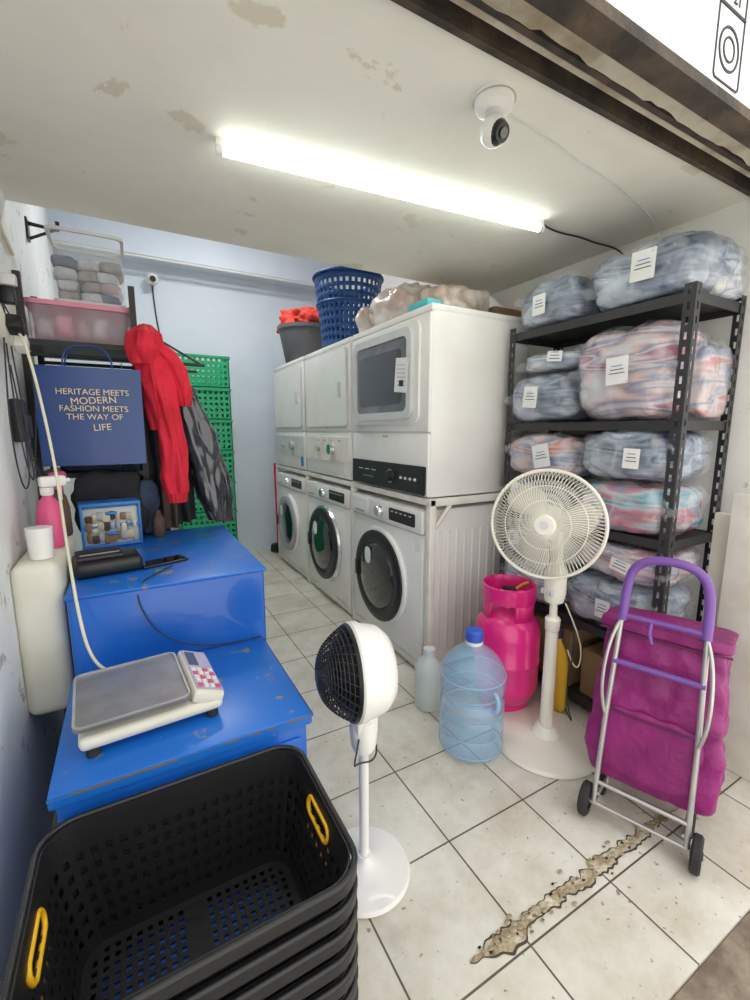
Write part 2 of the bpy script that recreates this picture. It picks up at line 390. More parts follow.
for i in range(80):
    x = random.uniform(.68, 1.5); y = .665+random.gauss(0, .016); s = random.uniform(.003, .008)
    lump('chip', (x, y, s*.4+.002), (s*2.6, s*1.8, s), M['crack'], rub, p=2.5, cuts=1, amp=.001)

# ------------------------------------------------------------------ fluorescent tube
r = root('fluorescent_light', (0, 0, 0))
a = Vector((.30, 1.53, 2.140)); b = Vector((1.60, 1.42, 2.140)); dv = (b-a).normalized()
mid = (a+b)/2; L0 = (b-a).length
mx = Matrix.Translation(mid) @ Matrix.Rotation(math.atan2(dv.y, dv.x), 4, 'Z')
box('housing', (-L0/2, -.010, .012), (L0/2, .010, .030), M['white'], r, mx=mx)
cyl('tube', a+dv*.015, b-dv*.015, .0135, M['tubeon'], r)
for q, s in ((a, 1), (b, -1)): cyl('end_cap', q, q+dv*.02*s, .015, M['white'], r)

r = root('back_fill_light', (.75, 3.4, H))  # unseen fill light added to brighten the back room, shaped as a fixture
lathe('fill_light_base', [(0, 0), (.24, 0), (.24, -.03), (.22, -.05)], M['white'], r)
lathe('fill_light_diffuser', [(.22, -.045), (.20, -.075), (.12, -.09), (0, -.095)], mat('fill_light_diffuser', (1, .995, .97), .5, emis=42), r)

r = root('security_camera', (.915, .995, 2.17))
lathe('base', [(0, 0), (.052, 0), (.054, -.012), (.048, -.03), (.030, -.036), (0, -.036)], M['white'], r)
lathe('base_seam', [(.0545, -.010), (.0555, -.012), (.0545, -.014)], M['grey'], r)
lathe('yoke', [(0, -.03), (.022, -.036), (.022, -.055), (0, -.06)], M['lgrey'], r)
lump('head', (.0, -.002, -.085), (.072, .072, .072), M['white'], r, p=2.1, cuts=8, amp=0, flat=False)
d = Vector((.05, -.80, -.45)).normalized(); c = Vector((0, -.002, -.085))
cyl('face_ring', c+d*.020, c+d*.037, .030, M['black'], r, r2=.022)
cyl('lens', c+d*.036, c+d*.042, .012, M['glassblk'], r)
wire('lead', [(.03, .02, -.005), (.15, .03, -.006), (.3, .04, -.006), (.42, .07, -.006), (.6, .08, -.006), (.8, .12, -.006), (1.0, .16, -.008), (1.2, .22, -.02)], .0022, M['lgrey'], r, nurbs=True)
wire('ceiling_cable', [(1.60, 1.42, 2.16), (1.72, 1.46, 2.163), (1.85, 1.42, 2.163), (1.98, 1.45, 2.163), (2.12, 1.40, 2.155), (2.13, 1.38, 2.10)], .004, M['ink'], None, nurbs=True)

# ------------------------------------------------------------------ washers and dryers
X0 = 1.27; W = .80; D = .63
def washer(y, style):
    r = root('washing_machine', (X0, y, 0))
    box('body', (.012, 0, .02), (D, W, .90), M['white'], r, bev=.014)
    box('front_panel', (0, .006, .07), (.02, W-.006, .765), M['white'], r, bev=.008)
    box('control_panel', (-.010, .004, .772), (.02, W-.004, .895), M['white'], r, bev=.01)
    box('kick_plate', (.005, .006, .02), (.02, W-.006, .066), M['white2'], r, bev=.004)
    c = (0, W/2+.02, .445); s = 1.14 if style < 2 else 1.08
    def sc(pr): return [(q[0]*s, q[1]) for q in pr]
    lathe('door_rim', sc([(.250, 0), (.258, .012), (.252, .026), (.238, .030)]), M['white' if style != 1 else 'chrome'], r, c, (-1, 0, 0), 56)
    lathe('door_ring', sc([(.240, .024), (.238, .040), (.215, .050), (.185, .046), (.172, .038)]), M['black' if style < 2 else 'grey'], r, c, (-1, 0, 0), 56)
    lathe('door_glass', sc([(.176, .036), (.168, .048), (.13, .058), (.07, .064), (0, .066)]), M['glassblk'], r, c, (-1, 0, 0), 56)
    lathe('door_backing', sc([(0, .002), (.252, .002)]), M['lgrey'], r, c, (-1, 0, 0), 40)
    box('door_handle', (-.06, c[1]+.215, .39), (-.04, c[1]+.245, .49), M['black'], r, bev=.008)
    lathe('dial', [(0, .034), (.028, .034), (.033, .028), (.034, 0)], M['chrome'], r, (-.01, W*.52, .835), (-1, 0, 0), 32)
    plate('display', .26, .07, .01, .003, M['black'], r, FX(-.010, W*.24, .835))
    for k in range(5): box('key', (-.015, W*.12+k*.045, .85), (-.012, W*.12+k*.045+.02, .855), M['paper'], r)
    plate('detergent_drawer', .21, .088, .012, .004, M['white'], r, FX(-.010, W-.125, .835))
    plate('drawer_grip', .12, .012, .005, .002, M['grey'], r, FX(-.014, W-.125, .80))
    plate('filter_flap', .10, .08, .01, .003, M['white2'], r, FX(0, .07, .12))
    plate('rating_label', .05, .07, .004, .001, M['paper'], r, FX(-.0005, .05, .71))
    plate('door_sticker', .07, .10, .03, .001, M['paper'], r, FX(-.064, c[1]+.06, .56))
    for dx in (.06, D-.06):
        for dy in (.06, W-.06): cyl('foot', (dx, dy, 0), (dx, dy, .03), .022, M['rubber'], r)
    for k in range(9): box('side_rib', (.10+k*.055, -.003, .12), (.118+k*.055, .004, .78), M['white'], r, bev=.002)
    box('rear_trim', (D-.03, -.006, .03), (D, .0, .88), M['white2'], r)
    return r

def dryer(y, style, zt=.965):
    Hh = .915; WW = .83
    r = root('tumble_dryer', (X0, y-.015, zt))
    box('body', (.012, 0, 0), (D+.02, WW, Hh), M['white'], r, bev=.014)
    box('lid', (.004, -.003, Hh-.03), (D+.025, WW+.003, Hh+.004), M['white'], r, bev=.008)
    box('front_upper', (0, .004, .325), (.02, WW-.004, Hh-.034), M['white'], r, bev=.008)
    box('front_lower', (0, .004, .005), (.02, WW-.004, .318), M['white'], r, bev=.008)
    if style == 0:
        plate('control_fascia', WW-.03, .145, .008, .006, M['black'], r, FX(0, WW/2, .083))
        lathe('dial', [(0, .03), (.03, .03), (.034, 0)], M['black'], r, (-.006, WW*.42, .083), (-1, 0, 0), 30)
        lathe('dial_ring', [(.034, .002), (.038, .002), (.038, 0)], M['chrome'], r, (-.006, WW*.42, .083), (-1, 0, 0), 30)
        for k in range(4): lathe('button', [(0, .008), (.007, .008), (.008, 0)], M['lgrey'], r, (-.006, WW*.12+k*.045, .083), (-1, 0, 0), 16)
        for k in range(3): box('legend', (-.0075, WW*.62+k*.08, .10), (-.006, WW*.62+k*.08+.05, .104), M['paper'], r)
        box('legend', (-.0075, WW*.66, .06), (-.006, WW*.66+.12, .063), M['grey'], r)
        plate('door', WW-.12, .50, .05, .012, M['white'], r, FX(0, WW*.52, .615))
        plate('window_frame', .64, .45, .055, .02, M['lgrey'], r, FX(-.010, WW*.53, .615), hole=(.56, .37, .035))
        plate('window', .565, .375, .035, .008, M['glassgrey'], r, FX(-.010, WW*.53, .615))
        plate('window_inner', .46, .28, .03, .002, M['glassblk'], r, FX(-.0185, WW*.55, .61))
        plate('paper_notice', .12, .17, .004, .001, M['paper'], r, FX(-.032, .20, .61) @ RZ(-6))
        for k in range(6): plate('notice_line', .08, .004, .001, .001, M['grey'], r, FX(-.033, .20, .66-k*.02) @ RZ(-6))
        plate('notice_block', .04, .03, .001, .001, M['ink'], r, FX(-.033, .20, .57) @ RZ(-6))
        plate('logo', .06, .01, .003, .001, M['grey'], r, FX(0, WW*.5, .30))
    else:
        plate('door', WW-.10, .50, .03, .014, M['white'], r, FX(0, WW/2, .61))
        plate('door_groove', WW-.07, .53, .035, .004, M['lgrey'], r, FX(0, WW/2, .61), hole=(WW-.095, .505, .03))
        plate('door_grip', .03, .10, .01, .01, M['lgrey'], r, FX(-.014, .14, .60))
        plate('control_fascia', WW-.04, .17, .01, .008, M['lgrey'] if style == 2 else M['white2'], r, FX(0, WW/2, .20))
        lathe('dial', [(0, .03), (.035, .03), (.04, 0)], M['chrome' if style == 1 else 'grey'], r, (-.008, WW*.35, .20), (-1, 0, 0), 30)
        lathe('small_dial', [(0, .02), (.02, .02), (.022, 0)], M['grey'], r, (-.008, WW*.65, .20), (-1, 0, 0), 20)
        for k in range(4): plate('legend', .05, .008, .002, .001, M['grey'], r, FX(-.008, WW*.2+k*.13, .26))
        plate('energy_label', .06, .09, .003, .001, M['inkb'] if style == 2 else M['paper'], r, FX(0, .08, .08))
    return r
ys = [1.765, 2.62, 3.475]
for k, y in enumerate(ys): washer(y+.012, k); dryer(y, k)
r = root('machine_stand', (0, 0, 0))
for y in (1.725, 2.582, 3.437, 4.29):
    box('post_front', (X0+.0, y, 0), (X0+.04, y+.033, .925), M['white2'], r, bev=.003)
    box('post_rear', (X0+D-.0, y, 0), (X0+D+.04, y+.033, .925), M['white2'], r, bev=.003)
    box('cross_rail', (X0, y, .925), (X0+D+.04, y+.033, .962), M['white2'], r, bev=.003)
box('front_rail', (X0+.002, 1.725, .928), (X0+.035, 4.32, .960), M['white2'], r, bev=.003)
wire('brace', [(X0+.03, 1.74, .80), (X0+.14, 1.74, .93)], .012, M['white2'], r)

TZ = .965+.915+.005
r = root('laundry_basket', (1.50, 3.10, TZ))
def lattice_tub(r, r0, r1, h, m, seg=72, rows=19):
    bm = bmesh.new(); L = []
    for j in range(rows+1):
        t = j/rows; rad = r0+(r1-r0)*t
        L.append([bm.verts.new((rad*math.cos(2*math.pi*i/seg), rad*math.sin(2*math.pi*i/seg), h*t)) for i in range(seg)])
    for j in range(rows):
        for i in range(seg):
            if 1 < j < rows-1 and j % 2 == 0 and i % 2 == 0: continue
            bm.faces.new((L[j][i], L[j][(i+1) % seg], L[j+1][(i+1) % seg], L[j+1][i]))
    bm.faces.new(L[0])
    o = fin('shell', bm, m, r); s = o.modifiers.new('thick', 'SOLIDIFY'); s.thickness = .005
    for hh in (h, h*.62):
        rad = r0+(r1-r0)*hh/h+.003
        wire('rim', [(rad*math.cos(2*math.pi*i/48), rad*math.sin(2*math.pi*i/48), hh) for i in range(48)], .010, m, r, cyc=True)
lattice_tub(r, .19, .25, .50, M['bluebk'])
r = root('plastic_tub', (1.47, 3.92, TZ))
lathe('shell', [(0, 0), (.175, 0), (.185, .01), (.235, .28), (.25, .285), (.25, .315), (.23, .315), (.18, .02), (0, .02)], M['tub'], r)
lump('red_cloth', (0, 0, .35), (.42, .42, .22), M['redc'], r, p=2.3, amp=.05, fr=12, cuts=16)
for k, (x, y, s, rz) in enumerate([(1.58, 2.40, (.38, .46, .27), .2), (1.64, 2.04, (.40, .28, .19), .1), (1.48, 2.66, (.20, .18, .20), .5)]):
    lump('laundry_package', (x, y+.02, TZ+s[2]/2), s, M['bag'], None, p=3, amp=.022, fr=9, rz=rz, seed=40+k, ridge=.01, cuts=18)
box('detergent_sachet', (1.285, 1.80, TZ), (1.37, 1.97, TZ+.035), M['mint'], None, bev=.008)
box('cardboard_box', (1.90, 2.0, TZ), (2.12, 2.25, TZ+.12), M['card'], None, bev=.003)

# ------------------------------------------------------------------ storage rack
r = root('storage_rack', (0, 0, 0))
xa, xb, ya, yb = 1.73, 2.09, .86, 1.70; RH = 1.80
def flange(p, dirv, h, parent):
    bm = bmesh.new(); d = Vector(dirv); ws = (0, .013, .023, .036); n = int(h/.0125)
    G = [[bm.verts.new(Vector(p)+d*w+Vector((0, 0, h*j/n))) for w in ws] for j in range(n+1)]
    for j in range(n):
        for i in range(3):
            if i == 1 and j % 4 in (1, 2): continue
            bm.faces.new((G[j][i], G[j][i+1], G[j+1][i+1], G[j+1][i]))
    o = fin('post_flange', bm, M['blackm'], parent, False); s = o.modifiers.new('t', 'SOLIDIFY'); s.thickness = .002
for px, sx in ((xa, 1), (xb, -1)):
    for py, sy in ((ya, 1), (yb, -1)):
        flange((px, py, 0), (sx, 0, 0), RH, r); flange((px, py, 0), (0, sy, 0), RH, r)
        box('post_foot', (px-.003 if sx > 0 else px-.036, py-.003 if sy > 0 else py-.036, 0), (px+.036 if sx > 0 else px+.003, py+.036 if sy > 0 else py+.003, .02), M['black'], r)
LV = [.08, .44, .88, 1.33, 1.77]
for z in LV:
    box('shelf_board', (xa+.004, ya+.004, z-.008), (xb-.004, yb-.004, z), M['blackm'], r)
    for q in ((xa+.003, ya, xa+.007, yb), (xb-.007, ya, xb-.003, yb)):
        box('shelf_lip', (q[0], q[1], z-.032), (q[2], q[3], z+.004), M['blackm'], r)
    for q in ((xa, ya+.003, xb, ya+.007), (xa, yb-.007, xb, yb-.003)):
        box('shelf_lip_end', (q[0], q[1], z-.032), (q[2], q[3], z+.004), M['blackm'], r)
FM = mat('film_clear_highlight', (.80, .84, .88), .10, alpha=.14, coat=1, bump=.6, bscale=20)
def pack(x, y, z, s, k, rz=0, lab=True):
    sd = random.random()*50
    o = lump('laundry_package', (x, y, z+s[2]/2+.004), s, PM[k % 5], None, p=4.2, cuts=22, amp=.012, fr=7, rz=rz, seed=sd, ridge=.011)
    lump('outer_film', (0, 0, .002), (s[0]+.022, s[1]+.022, s[2]+.014), FM, o, p=3.6, cuts=18, amp=.014, fr=14, seed=sd+5, flat=False, ridge=.010)
    for sy in (-1, 1):
        lump('film_corner', (-s[0]*.40, sy*s[1]*.47, -s[2]*.05+random.uniform(-.03, .05)), (.08, .05, .04), FM, o, p=2.4, cuts=6, amp=.016, fr=20, seed=sd+sy, flat=False)
    if lab:
        w = random.uniform(.06, .09); ly = random.uniform(-.25, .25)*s[1]; tl = random.uniform(-14, 14); zz = random.uniform(-.01, .02)
        B = FX(-s[0]/2-.018, ly, zz) @ RZ(tl)
        plate('label', w, w*1.2 if s[2] > .15 else w*.6, .004, .001, M['paper'], o, B)
        for q in range(3): plate('label_line', w*(.5+.1*q), .003, .001, .001, M['inkb' if q == 0 else 'ink'], o, B @ Matrix.Translation((0, .018-q*.014, .001)))
    return o
X = 1.90
pack(X-.01, 1.07, 1.774, (.36, .42, .22), 0, .05); pack(X, 1.50, 1.774, (.34, .36, .21), 0, -.05); pack(X+.10, .915, 1.78, (.20, .10, .17), 1, 0, False)
pack(X-.02, 1.50, 1.334, (.36, .36, .22), 0); pack(X, 1.48, 1.57, (.32, .33, .09), 1, .1); pack(X-.02, 1.11, 1.334, (.36, .40, .37), 2, .05); pack(X+.08, .905, 1.34, (.22, .07, .28), 3, 0, False)
pack(X-.02, 1.07, .884, (.36, .40, .20), 4); pack(X-.02, 1.08, 1.095, (.35, .40, .20), 0); pack(X-.02, 1.49, .884, (.35, .38, .18), 0); pack(X-.03, 1.48, 1.075, (.37, .38, .20), 3, .05)
pack(X-.02, 1.08, .444, (.36, .41, .22), 0); pack(X-.02, 1.49, .444, (.36, .38, .20), 1); pack(X-.02, 1.48, .655, (.36, .38, .17), 0, .05); pack(X-.01, 1.06, .675, (.35, .38, .15), 2)
box('cardboard_box', (1.76, 1.25, .082), (2.06, 1.65, .36), M['card'], None, bev=.004)
box('cardboard_box', (1.77, .90, .082), (2.06, 1.2, .30), M['card'], None, bev=.004)
box('white_board', (1.93, .44, 0), (1.965, .76, 1.07), M['white2'], None, bev=.006)
box('white_board', (2.0, .64, 0), (2.03, .84, .98), M['creamp'], None, bev=.006)

# ------------------------------------------------------------------ pedestal fan
def wheel_fan():
    r = root('pedestal_fan', (1.44, 1.115, 0))
    m = M['fan']
    lathe('base', [(0, 0), (.205, 0), (.212, .008), (.205, .022), (.15, .034), (.06, .05), (.045, .075), (.036, .085), (0, .085)], m, r, seg=56)
    lathe('pole_lower', [(0, .07), (.026, .07), (.024, .50), (.028, .505), (.03, .55), (.022, .56), (0, .56)], m, r)
    cyl('pole_upper', (0, 0, .55), (0, 0, .70), .015, m, r)
    lathe('switch_box', [(0, .62), (.035, .625), (.042, .66), (.042, .74), (.03, .77), (.02, .80), (0, .80)], m, r)
    for k in range(4): box('speed_key', (-.05, -.028+k*.015, .66), (-.038, -.018+k*.015, .68), M['lgrey'], r, bev=.002)
    box('tilt_neck', (-.018, -.018, .77), (.018, .018, .92), m, r, bev=.008)
    hd = root('head', (-.03, .028, .94)); hd.parent = r
    hd.rotation_euler = Vector((-.84, -.52, .10)).normalized().to_track_quat('Z', 'Y').to_euler()
    lathe('motor_housing', [(0, -.15), (.03, -.148), (.055, -.13), (.065, -.09), (.068, -.03), (.05, 0), (0, 0)], m, hd)
    RR = .205; fr = []; bk = []
    def pf(q, zc, zr): return (zc*(1-q**2.4)+zr)
    n = 90
    for i in range(n):
        a = 2*math.pi*i/n; s1 = []; s2 = []
        for k in range(9):
            q = .18+.82*k/8; aa = a+.35*(1-q)
            s1.append((RR*q*math.cos(aa), RR*q*math.sin(aa), pf(q, .055, .045)))
            s2.append((RR*q*math.cos(a), RR*q*math.sin(a), -pf(q, .055, -.045)))
        fr.append(s1); bk.append(s2)
    wire('grille_front', fr, .0013, m, hd, res=1); wire('grille_back', bk, .0013, m, hd, res=1)
    for q, th in ((1, .0045), (.72, .0018), (.45, .0018)):
        wire('grille_ring', [(RR*q*math.cos(2*math.pi*i/60), RR*q*math.sin(2*math.pi*i/60), pf(q, .055, .045)) for i in range(60)], th, m, hd, cyc=True)
    wire('grille_band', [(RR*1.005*math.cos(2*math.pi*i/60), RR*1.005*math.sin(2*math.pi*i/60), .045) for i in range(60)], .007, m, hd, cyc=True)
    lathe('badge', [(0, .108), (.035, .106), (.042, .098), (.042, .09)], m, hd)
    lathe('badge_mark', [(0, .1095), (.016, .109)], M['lgrey'], hd, seg=24)
    lathe('hub', [(0, .075), (.03, .07), (.04, .05), (.04, .01), (0, .01)], M['blade'], hd)
    for b in range(3):
        bm = bmesh.new(); G = []
        for i in range(9):
            t = i/8; rad = .035+t*.145; w = .50*math.sin(math.pi*(.18+.72*t))*1.15
            G.append([bm.verts.new((rad*math.cos(b*2*math.pi/3+w*(u-.5)*2+.3*t), rad*math.sin(b*2*math.pi/3+w*(u-.5)*2+.3*t), .035+(u-.5)*.045)) for u in (0, .25, .5, .75, 1)])
        for i in range(8):
            for j in range(4): bm.faces.new((G[i][j], G[i+1][j], G[i+1][j+1], G[i][j+1]))
        o = fin('blade', bm, M['blade'], hd); s = o.modifiers.new('t', 'SOLIDIFY'); s.thickness = .002
    wire('power_cord', [(.02, -.02, .65), (.07, -.06, .55), (.07, -.05, .35), (.05, -.04, .2), (.12, -.05, .06), (.22, .05, .005), (.3, .15, .005)], .003, M['ink'], r, nurbs=True)
    wire('power_cord_wrap', [(.03, -.03, .62), (.06, -.08, .5), (.10, -.08, .40), (.09, -.06, .30), (.05, -.04, .42)], .003, M['cord'], r, nurbs=True)
wheel_fan()

def small_fan():
    r = root('circulator_fan', (.52, 1.0, 0)); m = M['white']
    lathe('base', [(0, 0), (.132, 0), (.138, .006), (.132, .016), (.09, .024), (.04, .032), (.022, .05), (.02, .06), (0, .06)], m, r, seg=48)
    cyl('pole', (0, 0, .04), (0, 0, .42), .0145, m, r)
    lathe('collar', [(0, .40), (.03, .405), (.036, .42), (.04, .47), (.034, .50), (0, .50)], m, r)
    box('switch_box', (-.034, -.03, .455), (.034, .03, .525), m, r, bev=.012)
    hd = root('head', (-.012, 0, .648)); hd.parent = r
    hd.rotation_euler = Vector((-.965, .17, .03)).normalized().to_track_quat('Z', 'Y').to_euler()
    lathe('shell', [(0, -.085), (.06, -.084), (.095, -.076), (.116, -.052), (.125, -.02), (.128, .018), (.12, .020)], m, hd, seg=48)
    lathe('front_band', [(.126, .0), (.132, .002), (.133, .022), (.128, .028), (.120, .028)], m, hd, seg=48)
    lathe('shroud_ring', [(.126, .024), (.130, .030), (.126, .038), (.116, .04)], M['black'], hd, seg=48)
    def z(q): return .036+.082*(1-q**2.8)
    for q in [.2+.8*i/15 for i in range(16)]:
        wire('grille_ring', [(.124*q*math.cos(2*math.pi*i/44), .124*q*math.sin(2*math.pi*i/44), z(q)) for i in range(44)], .0020, M['black'], hd, cyc=True)
    wire('grille_spokes', [[(.124*q*math.cos(a+.8*(1-q)), .124*q*math.sin(a+.8*(1-q)), z(q)) for q in [.15+.85*k/8 for k in range(9)]] for a in [2*math.pi*i/30 for i in range(30)]], .0018, M['black'], hd)
    lathe('hub', [(0, .121), (.02, .119), (.028, .109)], M['black'], hd)
    lathe('inner_dark', [(0, .090), (.05, .084), (.09, .062), (.120, .034)], M['black'], hd)
    wire('cord', [(-.02, -.02, .48), (-.06, -.05, .38), (-.05, -.03, .42), (.03, -.03, .36), (.03, -.02, .42)], .0025, M['ink'], r, nurbs=True)
small_fan()

# ------------------------------------------------------------------ shopping trolley
def trolley():
    r = root('shopping_trolley', (1.33, .665, 0), rz=R(-70))
    t = root('upright', (0, 0, .07)); t.parent = r; t.rotation_euler = (R(-9), 0, 0)
    bg = root('bag', (0, 0, 0)); bg.parent = t
    bm = bmesh.new(); bmesh.ops.create_cube(bm, size=2); bmesh.ops.subdivide_edges(bm, edges=list(bm.edges), cuts=28, use_grid_fill=True)
    for v in bm.verts:
        x, y, z = v.co; p = 8; n = (abs(x)**p+abs(y)**p+abs(z)**p)**(1/p); x, y, z = x/n, y/n, z/n
        w = .170+.028*(1-z)/2; dd = .118+.02*(1-z)/2
        q = Vector((x*w, .155+y*dd, .335+z*.272))
        k = noise.noise(q*8)+.6*noise.noise(q*17)-1.0*(1-min(1, 5*abs(noise.noise(q*6+Vector((3, 1, 9))))))
        q += Vector((x, y, 0))*.012*k
        if z > .9: q.z += .016*noise.noise(q*12)
        v.co = q
    fin('bag_body', bm, M['purple'], bg, ang=80)
    lump('flap', (0, .152, .597), (.366, .268, .040), M['purple'], bg, p=8, amp=.008, fr=10, flat=False)
    lump('front_pocket', (0, .034, .22), (.28, .05, .22), M['purple'], bg, p=6, amp=.008, fr=14, flat=False)
    wire('pocket_zip', [(-.12, .006, .315), (-.04, .004, .312), (.04, .004, .312), (.12, .006, .315)], .004, M['purpled'], bg)
    wire('flap_piping', [(-.178, .022, .578), (0, .016, .573), (.178, .022, .578)], .0035, M['purpled'], bg)
    for s in (-1, 1):
        wire('side_tube', [(s*.13, 0, -.01), (s*.125, 0, .3), (s*.115, 0, .60), (s*.112, 0, .68)], .008, M['steel'], t)
        wire('side_bow', [(s*.128, -.005, .30), (s*.145, -.025, .36), (s*.145, -.028, .50), (s*.13, -.01, .58), (s*.115, 0, .62)], .0055, M['steel'], t, nurbs=True)
    wire('handle', [(-.112, 0, .62), (-.112, 0, .74), (-.10, -.005, .80), (-.05, -.01, .835), (.05, -.01, .835), (.10, -.005, .80), (.112, 0, .74), (.112, 0, .62)], .014, M['violet'], t, nurbs=True, res=4)
    wire('cross_bar', [(-.125, 0, .48), (.125, 0, .48)], .010, M['violet'], t)
    wire('cross_bar_upper', [(-.11, 0, .635), (.11, 0, .635)], .009, M['violet'], t)
    wire('hook', [(-.03, 0, .635), (-.03, -.02, .60), (-.02, -.025, .57)], .006, M['violet'], t)
    wire('low_bar', [(-.13, 0, .06), (.13, 0, .06)], .007, M['steel'], t)
    wire('toe_plate', [(-.12, 0, .02), (-.12, .2, .02), (.12, .2, .02), (.12, 0, .02)], .006, M['steel'], t)
    wire('axle', [(-.175, 0, .055), (.175, 0, .055)], .006, M['steel'], r)
    wire('rear_axle', [(-.13, .13, .04), (.13, .13, .04)], .005, M['steel'], r)
    for s in (-1, 1):
        wire('wheel_strut', [(s*.13, 0, .055), (s*.13, .13, .04)], .006, M['blackm'], r)
        wire('rear_leg', [(s*.12, .13, .04), (s*.12, .17, .10)], .005, M['steel'], r)
        c = (s*.155, 0, .055)
        lathe('wheel_tyre', [(.03, 0), (.048, 0), (.055, .006), (.055, .022), (.048, .028), (.03, .028), (.03, 0)], M['rubber'], r, (c[0]-.014, c[1], c[2]), (1, 0, 0), 32)
        lathe('wheel_hub', [(0, -.002), (.012, -.002), (.014, .004), (.031, .006), (.031, .022), (.014, .024), (.012, .03), (0, .03)], M['blackm'], r, (c[0]-.014, c[1], c[2]), (1, 0, 0), 24)
        lathe('rear_wheel', [(0, 0), (.034, 0), (.04, .005), (.04, .018), (.034, .022), (0, .022)], M['rubber'], r, (s*.13-.011, .13, .04), (1, 0, 0), 28)
trolley()

# ------------------------------------------------------------------ bottles, gas
def bottle():
    r = root('water_gallon_bottle', (1.155, 1.255, 0))
    prof = [(0, .012), (.09, .008), (.122, .012), (.131, .03), (.131, .085), (.123, .095), (.131, .105), (.131, .165), (.123, .175), (.131, .185),
            (.131, .225), (.118, .237), (.118, .26), (.131, .272), (.131, .33), (.122, .365), (.095, .405), (.05, .44), (.034, .452), (.030, .465), (.030, .49), (0, .49)]
    lathe('body', prof, M['water'], r, seg=48, ang=50)
    for z, q in ((.095, .1245), (.175, .1245), (.237, .119), (.26, .119), (.03, .129), (.33, .130)):
        wire('rib', [(q*math.cos(2*math.pi*i/48), q*math.sin(2*math.pi*i/48), z) for i in range(48)], .0025, M['waterrib'], r, cyc=True)
    lathe('cap', [(.031, .468), (.036, .47), (.036, .505), (.030, .512), (0, .512)], M['capb'], r)
    lathe('neck_seal', [(.033, .452), (.035, .455), (.035, .468)], M['paper'], r)
    wire('grip', [(.0, -.125, .30), (-.0, -.155, .29), (0, -.155, .23), (0, -.12, .22)], .009, M['waterrib'], r, nurbs=True)
bottle()
def gas():
    r = root('gas_cylinder', (1.49, 1.40, 0))
    lathe('foot_ring', [(.105, .0), (.11, .0), (.11, .06), (.105, .06)], M['pink'], r)
    lathe('tank', [(0, .035), (.08, .04), (.125, .065), (.145, .11), (.148, .15), (.148, .24), (.151, .245), (.151, .255), (.148, .26), (.148, .37), (.14, .42), (.11, .46), (.06, .48), (0, .485)], M['pink'], r, seg=48)
    for k in range(3):
        bm = bmesh.new(); G = []
        for i in range(13):
            a = R(k*120+i*5.2)
            G.append([bm.verts.new((rd*math.cos(a), rd*math.sin(a), z)) for rd, z in ((.115, .45), (.115, .54))])
        for i in range(12): bm.faces.new((G[i][0], G[i+1][0], G[i+1][1], G[i][1]))
        o = fin('collar_stay', bm, M['pink'], r); s = o.modifiers.new('t', 'SOLIDIFY'); s.thickness = .005
    lathe('collar_ring', [(.113, .53), (.119, .53), (.122, .55), (.121, .60), (.115, .606), (.111, .60), (.111, .54), (.113, .53)], M['pink'], r)
    cyl('valve', (0, 0, .48), (0, 0, .55), .018, M['steel'], r)
    lathe('regulator', [(0, .54), (.035, .545), (.04, .56), (.03, .58), (0, .585)], M['black'], r)
    wire('hose', [(.03, 0, .56), (.12, -.03, .63), (.2, .02, .5), (.22, .1, .3), (.23, .2, .1)], .006, M['amber'], r, nurbs=True)
gas()
r = root('water_jug', (1.16, 1.56, 0))
lathe('body', [(0, .003), (.06, .003), (.066, .015), (.066, .19), (.055, .225), (.028, .25), (.024, .27), (0, .27)], M['jug'], r)
lathe('cap', [(.026, .262), (.028, .264), (.028, .29), (0, .292)], M['lgrey'], r)
r = root('detergent_bottle', (1.67, 1.26, 0))
lathe('body', [(0, .003), (.055, .003), (.06, .02), (.06, .24), (.045, .30), (.02, .34), (.02, .36), (0, .36)], M['amber'], r, sx=.6)
lathe('cap', [(.022, .355), (.026, .36), (.024, .40), (0, .402)], M['ink'], r)
r = root('detergent_bottle', (1.68, 1.45, 0))
lathe('body', [(0, .003), (.035, .003), (.038, .02), (.038, .36), (.03, .42), (.015, .46), (0, .46)], M['ink'], r)
lathe('cap', [(.018, .455), (.02, .46), (.018, .5), (0, .5)], M['red'], r)

